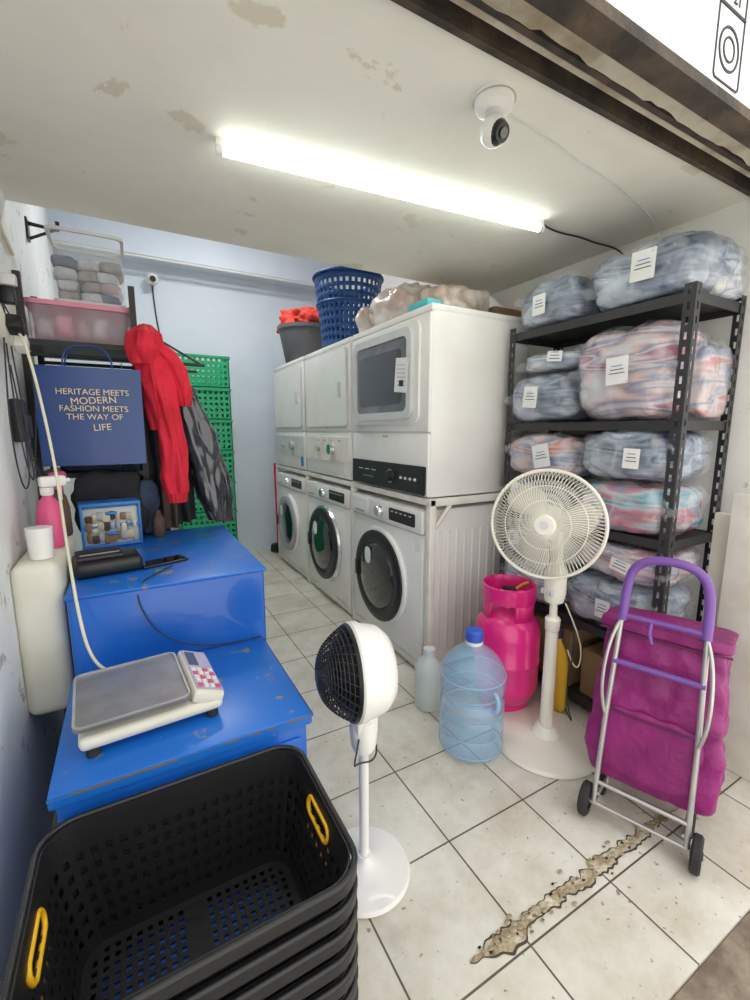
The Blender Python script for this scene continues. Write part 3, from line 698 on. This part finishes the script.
# ------------------------------------------------------------------ blue counter & cabinet
def counter():
    r = root('blue_counter', (0, 0, 0))
    x0, x1, y0, y1, z = -.19, .352, .955, 1.425, .60
    box('top', (x0, y0, z-.03), (x1, y1, z), M['bluetop'], r, bev=.005)
    box('carcass', (x0+.01, y0+.012, 0.03), (x1-.012, y1, z-.03), M['blue'], r, bev=.004)
    box('edge_strip_front', (x0, y0-.002, z-.008), (x1, y0, z-.003), M['rust'], r)
    box('edge_strip_side', (x1, y0, z-.010), (x1+.002, y1, z-.002), M['rust'], r)
    box('plinth', (x0+.03, y0+.03, 0), (x1-.03, y1, .03), M['black'], r)
    box('door_panel', (x0+.03, y0+.004, .08), ((x0+x1)/2-.005, y0+.012, z-.06), M['blue'], r, bev=.003)
    box('door_panel', ((x0+x1)/2+.005, y0+.004, .08), (x1-.03, y0+.012, z-.06), M['blue'], r, bev=.003)
    r = root('blue_cabinet', (0, 0, 0))
    x0, x1, y0, y1, z = -.185, .37, 1.435, 2.20, .835
    box('carcass', (x0, y0, .03), (x1, y1, z), M['blue'], r, bev=.012, seg=3)
    box('top_sheet', (x0-.004, y0-.006, z-.006), (x1+.006, y1+.004, z+.005), M['bluetop'], r, bev=.004)
    for dx in (x0+.05, x1-.05):
        for dy in (y0+.06, y1-.05): cyl('foot', (dx, dy, 0), (dx, dy, .035), .02, M['black'], r)
    box('side_door', (x1-.001, y0+.05, .1), (x1+.006, y1-.06, z-.08), M['blue'], r, bev=.003)
    plate('side_handle', .1, .02, .006, .01, M['chrome'], r, Matrix(((0, 0, 1, x1+.006), (1, 0, 0, y0+.16), (0, 1, 0, .6), (0, 0, 0, 1))))
counter()
box('wall_mounted_box', (wx(1.5)-.002, 1.49, .47), (-.198, 1.95, .93), M['creamp'], None, bev=.03, seg=4)

def scale():
    r = root('digital_scale', (-.005, 1.16, .602), rz=R(4))
    box('housing', (-.145, -.12, .018), (.155, .125, .050), M['creamp'], r, bev=.014, seg=3)
    for sx in (-.12, .13):
        for sy in (-.1, .1): cyl('foot', (sx, sy, 0), (sx, sy, .022), .014, M['rubber'], r)
    box('pan_spider', (-.10, -.08, .048), (.05, .09, .070), M['grey'], r, bev=.006)
    plate('pan', .235, .25, .02, .008, M['pan'], r, Matrix.Translation((-.035, 0, .070)))
    plate('pan_rim', .235, .25, .02, .006, M['steel'], r, Matrix.Translation((-.035, 0, .076)), hole=(.225, .240, .016))
    mx = Matrix.Translation((.122, 0, .060)) @ Matrix.Rotation(R(22), 4, 'Y')
    box('console', (-.036, -.118, -.02), (.038, .122, .012), M['creamp'], r, bev=.008, mx=mx)
    box('console_face', (-.031, -.108, .012), (.034, .112, .014), M['lcd'], r, mx=mx)
    box('lcd', (-.026, .02, .014), (.0, .10, .0155), M['glassgrey'], r, mx=mx)
    for i in range(5):
        for j in range(4):
            box('key', (-.025+j*.0145, -.098+i*.021, .014), (-.015+j*.0145, -.083+i*.021, .017), M['paper' if (i+j) % 3 else 'pinkb'], r, mx=mx)
scale()

CZ = .842
r = root('receipt_printer', (-.085, 1.66, CZ), rz=R(8))
box('body', (-.10, -.075, 0), (.09, .08, .05), M['black'], r, bev=.015, seg=3)
box('lid', (-.09, -.05, .05), (.04, .07, .062), M['blackm'], r, bev=.005)
box('slot', (-.08, -.02, .062), (.03, -.014, .064), M['grey'], r)
r = root('smartphone', (.075, 1.66, CZ), rz=R(18))
box('body', (-.075, -.036, 0), (.075, .036, .008), M['black'], r, bev=.004)
box('screen', (-.07, -.032, .008), (.07, .032, .0085), M['glassblk'], r)
r = root('storage_container', (-.085, 2.04, CZ), rz=R(6))
BF = mat('container_blue', (.03, .20, .60), .4)
box('shell', (-.098, -.04, 0), (.098, .05, .16), M['jug'], r, bev=.012)
box('lid', (-.106, -.052, .16), (.106, .056, .178), BF, r, bev=.006)
for yz in (.0, .078): box('drawer_rim', (-.104, -.052, yz), (.104, -.038, yz+.014), BF, r, bev=.004)
for sx in (-.104, .094): box('side_rim', (sx, -.052, 0), (sx+.010, -.038, .17), BF, r, bev=.003)
for yz in (.05, .13): box('drawer_pull', (-.02, -.064, yz), (.02, -.050, yz+.012), BF, r, bev=.004)
random.seed(3)
for k in range(26): lump('peg', (-.078+(k % 9)*.0195, -.044-random.random()*.005, .04+(k//9)*.040+random.uniform(-.006, .006)), (.012+random.random()*.02, .012, .03+random.random()*.015), M[['gold', 'brown', 'cream', 'grey', 'card'][random.randrange(5)]], r, p=3.2, cuts=3, amp=.003, flat=False)
r = root('soap_bottle', (.09, 2.10, CZ))
lathe('body', [(0, 0), (.022, 0), (.024, .01), (.024, .08), (.01, .1), (.01, .115), (0, .115)], M['brown'], r)
def spray(name, loc, m1, m2, rz=0):
    r = root(name, loc, rz=rz)
    lathe('body', [(0, 0), (.034, 0), (.037, .01), (.036, .10), (.028, .14), (.014, .16), (.014, .175), (0, .175)], m1, r)
    lathe('collar', [(.015, .165), (.018, .17), (.018, .19), (0, .19)], m2, r)
    box('trigger_head', (-.02, -.012, .19), (.055, .012, .225), m2, r, bev=.008)
    box('trigger', (.03, -.006, .145), (.04, .006, .195), m2, r, bev=.003)
    cyl('nozzle', (.05, 0, .208), (.065, 0, .208), .007, m2, r)
spray('spray_bottle', (-.235, 1.70, .932), M['pinkb'], M['white'], .5)
spray('spray_bottle', (-.232, 1.86, .932), M['brown'], M['pinkb'], 1.2)
r = root('wipe_tub', (-.245, 1.56, .932)); lathe('body', [(0, 0), (.03, 0), (.032, .07), (.033, .075), (.033, .09), (0, .092)], M['white'], r)

# ------------------------------------------------------------------ garment rack with shelf, bag, totes
r = root('garment_rack', (0, 0, 0))
ax0, ax1, ay0, ay1 = -.325, .06, 2.24, 2.62
for px in (ax0, ax1):
    for py in (ay0, ay1): box('post', (px-.012, py-.012, 0), (px+.012, py+.012, 1.9), M['blackm'], r)
for z in (.5, 1.12, 1.655):
    box('shelf', (ax0-.01, ay0-.014, z-.02), (ax1+.012, ay1+.014, z), M['blackm'], r)
wire('hang_rail', [(ax0, 2.26, 1.60), (.34, 2.26, 1.60)], .008, M['blackm'], r)
wire('hang_rail_stay', [(ax1, 2.26, 1.75), (.33, 2.26, 1.60)], .005, M['blackm'], r)
wire('hang_rail_rear', [(ax0, 2.52, 1.60), (.34, 2.52, 1.60)], .008, M['blackm'], r)

r = root('shopping_bag', (-.112, 2.09, 1.165))
w, h, dd = .172, .37, .06
quadmesh('bag_shell', [(-w, -dd, 0), (w, -dd, 0), (w, dd, 0), (-w, dd, 0), (-w-.004, -dd*.8, h), (w+.004, -dd*.8, h), (w+.004, dd*.8, h), (-w-.004, dd*.8, h), (w-.012, 0, h*.55), (w-.012, 0, h), (w-.003, 0, 0), (-w+.012, 0, h*.55), (-w+.012, 0, h), (-w+.003, 0, 0)],
         [(0, 1, 5, 4), (2, 3, 7, 6), (0, 3, 2, 1), (1, 10, 8, 9, 5), (10, 2, 6, 9, 8), (3, 13, 11, 12, 7), (13, 0, 4, 12, 11)], M['navy'], r)
mxx = FY(0, -dd-.002, .2) @ Matrix.Rotation(R(-2), 4, 'X')
text('bag_text', 'HERITAGE MEETS\n\nFASHION MEETS\nTHE WAY OF', .031, M['gold'], r, mxx @ Matrix.Translation((.01, .03, .003)), 1.0)
text('bag_script', 'MODERN', .036, M['gold'], r, mxx @ Matrix.Translation((.01, .045, .004)) @ RZ(4))
text('bag_script_b', 'LIFE', .036, M['gold'], r, mxx @ Matrix.Translation((.03, -.056, .004)) @ RZ(4))
for s in (-1, 1): wire('cord_handle', [(-.08, s*.045, h), (-.08, s*.04, h+.06), (-.03, .02, h+.09), (.03, .02, h+.09), (.08, s*.04, h+.06), (.08, s*.045, h)], .003, M['navy'], r, nurbs=True)

r = root('storage_tote', (-.13, 2.42, 1.657))
plate('shell', .36, .30, .03, .14, M['pinkcl'], r, Matrix.Identity(4))
plate('lid', .385, .325, .035, .018, M['pinklid'], r, Matrix.Translation((0, 0, .14)))
for k in range(5): lump('contents', (-.13+k*.065, -.02*(k % 2), .060+.01*(k % 2)), (.07, .25, .10), M[['cloth', 'pinklid', 'cloth2', 'cloth', 'cloth3'][k]], r, amp=.012, p=3.5, seed=k)
r = root('storage_tote', (-.09, 2.40, 1.820))
plate('shell', .26, .24, .03, .27, M['clear'], r, Matrix.Identity(4))
plate('rim', .275, .255, .035, .012, M['lgrey'], r, Matrix.Translation((0, 0, .27)), hole=(.25, .23, .03))
plate('foot_rim', .262, .242, .03, .01, M['lgrey'], r, Matrix.Translation((0, 0, 0)), hole=(.25, .23, .028))
random.seed(12)
for k in range(12):
    zz = .03+.045*(k//3); xx = -.075+.075*(k % 3)
    lump('folded_item', (xx+random.uniform(-.01, .01), random.uniform(-.01, .01), zz), (.085, .20, .048), M[['cloth2', 'cloth', 'cloth3', 'cloth', 'cloth2', 'pinkcl', 'cloth'][k % 7]], r, p=4.5, amp=.010, fr=14, seed=k, cuts=8, flat=False)
lump('laundry_package', (.11, 2.42, 1.71), (.10, .2, .11), M['bag'], None, amp=.02)

# garments
r = root('red_hoodie', (.135, 2.08, 0))
drape('torso', [(.035, 0, 1.03, .046, .045), (.030, 0, 1.10, .052, .05), (.030, 0, 1.25, .048, .05), (.012, 0, 1.40, .050, .05), (-.01, 0, 1.52, .062, .055), (-.02, 0, 1.60, .070, .05), (-.03, 0, 1.66, .042, .045)], M['red'], r, amp=.14, fq=5, nz=1.6)
drape('hood', [(-.05, -.02, 1.56, .045, .05), (-.05, -.03, 1.62, .066, .06), (-.045, -.03, 1.68, .052, .05), (-.04, -.02, 1.715, .018, .02)], M['red'], r, amp=.18, fq=4, nz=1.8)
drape('sleeve', [(.092, -.01, 1.40, .022, .026), (.088, -.01, 1.48, .030, .034), (.060, 0, 1.56, .038, .04), (.02, 0, 1.62, .042, .04), (-.01, 0, 1.65, .03, .03)], M['red'], r, amp=.16, fq=4, nz=1.6)
drape('sleeve_far', [(-.025, .03, 1.30, .022, .028), (-.03, .03, 1.40, .030, .032), (-.03, .02, 1.55, .040, .035)], M['red'], r, amp=.12, fq=4)
drape('cuff', [(.035, 0, .99, .038, .038), (.035, 0, 1.035, .042, .042)], M['red'], r, amp=.05, fq=14)
wire('drawstring', [(-.04, -.075, 1.60), (-.03, -.07, 1.5), (-.02, -.065, 1.42)], .003, M['red'], r)
gs = [(.0, 2.38, .82, 1.58, .055, .10, 'denim', .3), (.09, 2.38, .80, 1.57, .05, .11, 'dark', 1), (.155, 2.37, .84, 1.56, .045, .12, 'brown', 2), (.215, 2.38, .86, 1.54, .045, .12, 'dark', 3)]
for x, y, z0, z1, rx, ry, mm, ph in gs:
    r = root('hanging_garment', (x, y, 0))
    drape('cloth', [(0, 0, z0, rx*1.1, ry), (0, 0, (z0+z1)/2, rx, ry), (0, 0, z1-.12, rx*.8, ry*1.1), (0, 0, z1-.03, rx*.4, ry*.7), (0, 0, z1-.01, .015, .03)], M[mm], r, amp=.16, fq=6, ph=ph)
    wire('hanger_hook', [(0, 0, z1-.02), (0, 0, z1+.02), (0, .015, z1+.04), (0, .02, z1+.03)], .002, M['steel'], r)
r = root('garment_cover', (.25, 2.26, 0))
drape('film', [(.11, 0, .86, .036, .05), (.09, 0, .98, .062, .055), (.065, 0, 1.15, .072, .06), (.02, 0, 1.34, .068, .055), (-.02, .0, 1.48, .050, .05), (-.03, .0, 1.54, .034, .04), (-.04, .0, 1.57, .012, .02)], M['gfilm'], r, amp=.10, fq=3, nz=3.2, nf=1.6)
r = root('garment_cover', (.33, 2.42, 0))
drape('film', [(.10, 0, .82, .034, .06), (.07, 0, 1.05, .054, .08), (.0, 0, 1.3, .05, .08), (-.05, .0, 1.50, .03, .05), (-.07, .0, 1.55, .012, .02)], M['gfilm'], r, amp=.10, fq=3, ph=2, nz=3.2, nf=1.6)
r = root('folded_clothes', (-.12, 2.42, 1.122))
for k in range(3): lump('garment', (0, 0, .02+k*.05), (.30, .30, .055), M[['denim', 'dark', 'brown'][k]], r, amp=.01, p=4)
r = root('dark_tote_bag', (-.10, 2.17, .844))
lump('body', (0.02, -.01, .14), (.26, .06, .28), M['dark'], r, amp=.02)
lump('body_b', (.16, .0, .12), (.08, .06, .24), M['denim'], r, amp=.01, seed=4)

# ------------------------------------------------------------------ green crates (stack)
def crate(z):
    r = root('plastic_crate', (.60, 4.36, z)); m = M['green']
    w, d, h = .24, .17, .275
    bm = bmesh.new()
    def wall(p0, p1, n):
        P0 = Vector(p0); P1 = Vector(p1); rows = 11
        G = [[bm.verts.new(P0.lerp(P1, i/n)+Vector((0, 0, h*j/rows))) for i in range(n+1)] for j in range(rows+1)]
        for j in range(rows):
            for i in range(n):
                if j % 2 == 1 and i % 2 == 1 and 0 < i < n-1: continue
                bm.faces.new((G[j][i], G[j][i+1], G[j+1][i+1], G[j+1][i]))
    wall((-w, -d, 0), (w, -d, 0), 21); wall((w, -d, 0), (w, d, 0), 15); wall((w, d, 0), (-w, d, 0), 21); wall((-w, d, 0), (-w, -d, 0), 15)
    bm.faces.new([bm.verts.new(q) for q in ((-w, -d, .004), (w, -d, .004), (w, d, .004), (-w, d, .004))])
    o = fin('lattice', bm, m, r, False); s = o.modifiers.new('t', 'SOLIDIFY'); s.thickness = .008
    plate('rim', 2*w+.02, 2*d+.02, .015, .02, m, r, Matrix.Translation((0, 0, h-.02)), hole=(2*w-.02, 2*d-.02, .008))
for k in range(7): crate(k*.278)

r = root('standing_mop', (1.33, 4.52, 0))
cyl('handle', (0, 0, .05), (.02, .1, .95), .014, M['red'], r); lump('head', (0, 0, .05), (.16, .12, .1), M['dark'], r, amp=.02)

r = root('security_camera', (.30, 4.66, 2.66))
cyl('mount', (0, .06, 0), (0, 0, 0), .03, M['white'], r); lump('head', (0, -.04, -.03), (.1, .1, .1), M['white'], r, p=2.2, cuts=6, amp=0, flat=False)
cyl('lens', (0, -.085, -.04), (0, -.1, -.045), .025, M['black'], r)
wire('wall_cable', [(.30, 4.712, 2.62), (.31, 4.712, 2.2), (.40, 4.712, 1.95), (.42, 4.712, 1.6), (.41, 4.712, 1.0)], .006, M['ink'], None, nurbs=True)
wire('trim_3', [(-.40, 4.49, 2.76), (2.1, 4.49, 2.76)], .012, M['wall_white'], None)

# ------------------------------------------------------------------ left wall fittings
r = root('power_outlet', (wx(1.83), 1.83, 1.72))
box('plate', (0, -.05, -.06), (.012, .05, .06), M['black'], r, bev=.004)
box('plug', (.012, -.02, -.03), (.05, .02, .02), M['black'], r, bev=.006)
box('plug_b', (.012, -.03, .02), (.06, .0, .055), M['lgrey'], r, bev=.006)
r = root('power_strip', (wx(1.80), 1.80, 1.60), rx=R(-25))
box('body', (0, -.12, -.025), (.03, .12, .025), M['creamp'], r, bev=.006)
box('adapter', (.03, -.06, -.02), (.07, -.01, .025), M['black'], r, bev=.005)
box('adapter_b', (.03, .03, -.025), (.065, .08, .02), M['white'], r, bev=.005)
r = root('wall_phone_holder', (wx(1.86), 1.86, 1.33))
box('pouch', (0, -.045, -.07), (.035, .045, .07), M['black'], r, bev=.01)
box('pocket', (.03, -.04, -.06), (.045, .04, .02), M['blackm'], r, bev=.006)
wire('cream_cable', [(-.30, 1.80, 1.60), (-.27, 1.78, 1.63), (-.24, 1.74, 1.52), (-.20, 1.66, 1.2), (-.19, 1.60, 1.02), (-.165, 1.44, .88), (-.15, 1.37, .78), (-.13, 1.33, .67), (-.08, 1.33, .63), (0, 1.29, .62)], .0042, M['cord'], None, nurbs=True)
wire('thin_cable', [(-.31, 1.80, 1.60), (-.30, 1.72, 1.5), (-.30, 1.66, 1.35), (-.30, 1.7, 1.15), (-.295, 1.78, 1.08), (-.28, 1.8, 1.2), (-.30, 1.78, 1.5)], .0022, M['ink'], None, nurbs=True)
wire('charger_cable', [(-.31, 1.85, 1.68), (-.29, 1.80, 1.45), (-.27, 1.75, 1.25), (-.26, 1.70, 1.12), (-.27, 1.64, 1.18), (-.29, 1.7, 1.4), (-.31, 1.82, 1.58)], .0022, M['ink'], None, nurbs=True)
wire('loop_cable', [(-.315, 1.88, 1.70), (-.28, 1.93, 1.60), (-.27, 1.98, 1.45), (-.28, 1.95, 1.30), (-.29, 1.86, 1.12), (-.26, 1.88, 1.03), (-.25, 1.84, 1.10), (-.30, 1.86, 1.27)], .0022, M['ink'], None, nurbs=True)
wire('scale_cable', [(.10, 1.60, .845), (.02, 1.5, .845), (-.02, 1.43, .845), (.0, 1.425, .75), (.06, 1.41, .65), (.20, 1.40, .61), (.345, 1.41, .61)], .0022, M['ink'], None, nurbs=True)
r = root('wall_bracket', (wx(2.9), 2.9, 2.28))
box('plate', (0, -.03, -.05), (.01, .03, .05), M['black'], r); wire('arm', [(.01, 0, .03), (.13, 0, .02), (.13, 0, .06)], .01, M['black'], r); wire('stay', [(.01, 0, -.04), (.12, 0, .02)], .007, M['black'], r)
wire('wall_conduit', [(wx(1.2)+.012, 1.2, 2.0), (wx(1.8)+.012, 1.8, 1.98), (wx(2.2)+.012, 2.2, 1.95)], .008, M['cord'], None)

# ------------------------------------------------------------------ stacked black baskets
def basket(z, yellow=True):
    r = root('laundry_basket', (.05, .755, z)); m = M['bskt']
    hB = .255; rows = 17; n = 120
    def loop(t):
        w = .405+.085*t; d = .285+.075*t; rad = .05+.01*t; pts = rr(w, d, rad, 8)
        P = [Vector((*p, 0)) for p in pts]; P.append(P[0]); seg = [(P[i+1]-P[i]).length for i in range(len(P)-1)]; T = sum(seg); out = []
        k = 0; acc = 0
        for i in range(n):
            s = T*i/n
            while acc+seg[k] < s: acc += seg[k]; k += 1
            out.append(P[k].lerp(P[k+1], (s-acc)/max(seg[k], 1e-6)))
        return out
    bm = bmesh.new(); L = []
    for j in range(rows+1):
        t = j/rows; L.append([bm.verts.new((p.x, p.y, hB*t)) for p in loop(t)])
    for j in range(rows):
        for i in range(n):
            if 1 < j < rows-3 and j % 2 == 0 and i % 2 == 0: continue
            c = (L[j][i].co+L[j+1][i].co)/2
            if abs(c.x) > .2 and abs(c.y) < .062 and .19 < c.z < .225: continue
            bm.faces.new((L[j][i], L[j][(i+1) % n], L[j+1][(i+1) % n], L[j+1][i]))
    nx, ny = 41, 29
    G = [[bm.verts.new((-.195+.39*i/nx, -.135+.27*j/ny, .003)) for i in range(nx+1)] for j in range(ny+1)]
    for j in range(ny):
        for i in range(nx):
            if i % 2 and j % 2 and i not in (19, 21) and j not in (13, 15): continue
            bm.faces.new((G[j][i], G[j][i+1], G[j+1][i+1], G[j+1][i]))
    o = fin('shell', bm, m, r, False); s = o.modifiers.new('t', 'SOLIDIFY'); s.thickness = .003
    plate('floor_border', .405, .285, .05, .004, m, r, Matrix.Identity(4), hole=(.37, .25, .03))
    P = rr(.502, .372, .062, 8)
    wire('rim', [(x, y, hB) for x, y in P], .0055, m, r, cyc=True)
    plate('rim_skirt', .510, .380, .066, .020, m, r, Matrix.Translation((0, 0, hB-.022)), hole=(.500, .370, .060))
    if yellow:
        for s in (-1, 1):
            q = rr(.105, .034, .016, 5)
            xx = .2365; tl = .166
            wire('grip', [(s*(xx+b*tl)-s*.002, a, .208+b) for a, b in q], .0045, M['yellow'], r, cyc=True)
    return r
for k in range(7): basket(.002+k*.049, True)
lump('blue_cloth', (.05, .755, .002+5*.049+.028), (.36, .24, .034), mat('cloth_bright_blue', (.01, .12, .55), .8, col2=(.01, .08, .35), vscale=20), None, p=5, amp=.003, fr=12)

# ------------------------------------------------------------------ light & camera
w = bpy.data.worlds.new('sky'); scn.world = w; w.use_nodes = True
bgn = w.node_tree.nodes['Background']; bgn.inputs['Color'].default_value = (1, .985, .955, 1); bgn.inputs['Strength'].default_value = 1.75
sl = bpy.data.lights.new('sun', 'SUN'); sl.energy = 8; sl.angle = R(2); sl.color = (1, .96, .90)
so = bpy.data.objects.new('sun', sl); scn.collection.objects.link(so)
so.rotation_euler = Vector((.12, .42, 1)).normalized().to_track_quat('Z', 'Y').to_euler()

cam = bpy.data.cameras.new('camera'); co = bpy.data.objects.new('camera', cam); scn.collection.objects.link(co)
co.location = (0, 0, 1.3); co.rotation_euler = (R(90-9.04), 0, R(-29.1))
cam.sensor_fit = 'VERTICAL'; cam.sensor_height = 24; cam.lens = .44*24; cam.clip_start = .02
scn.camera = co
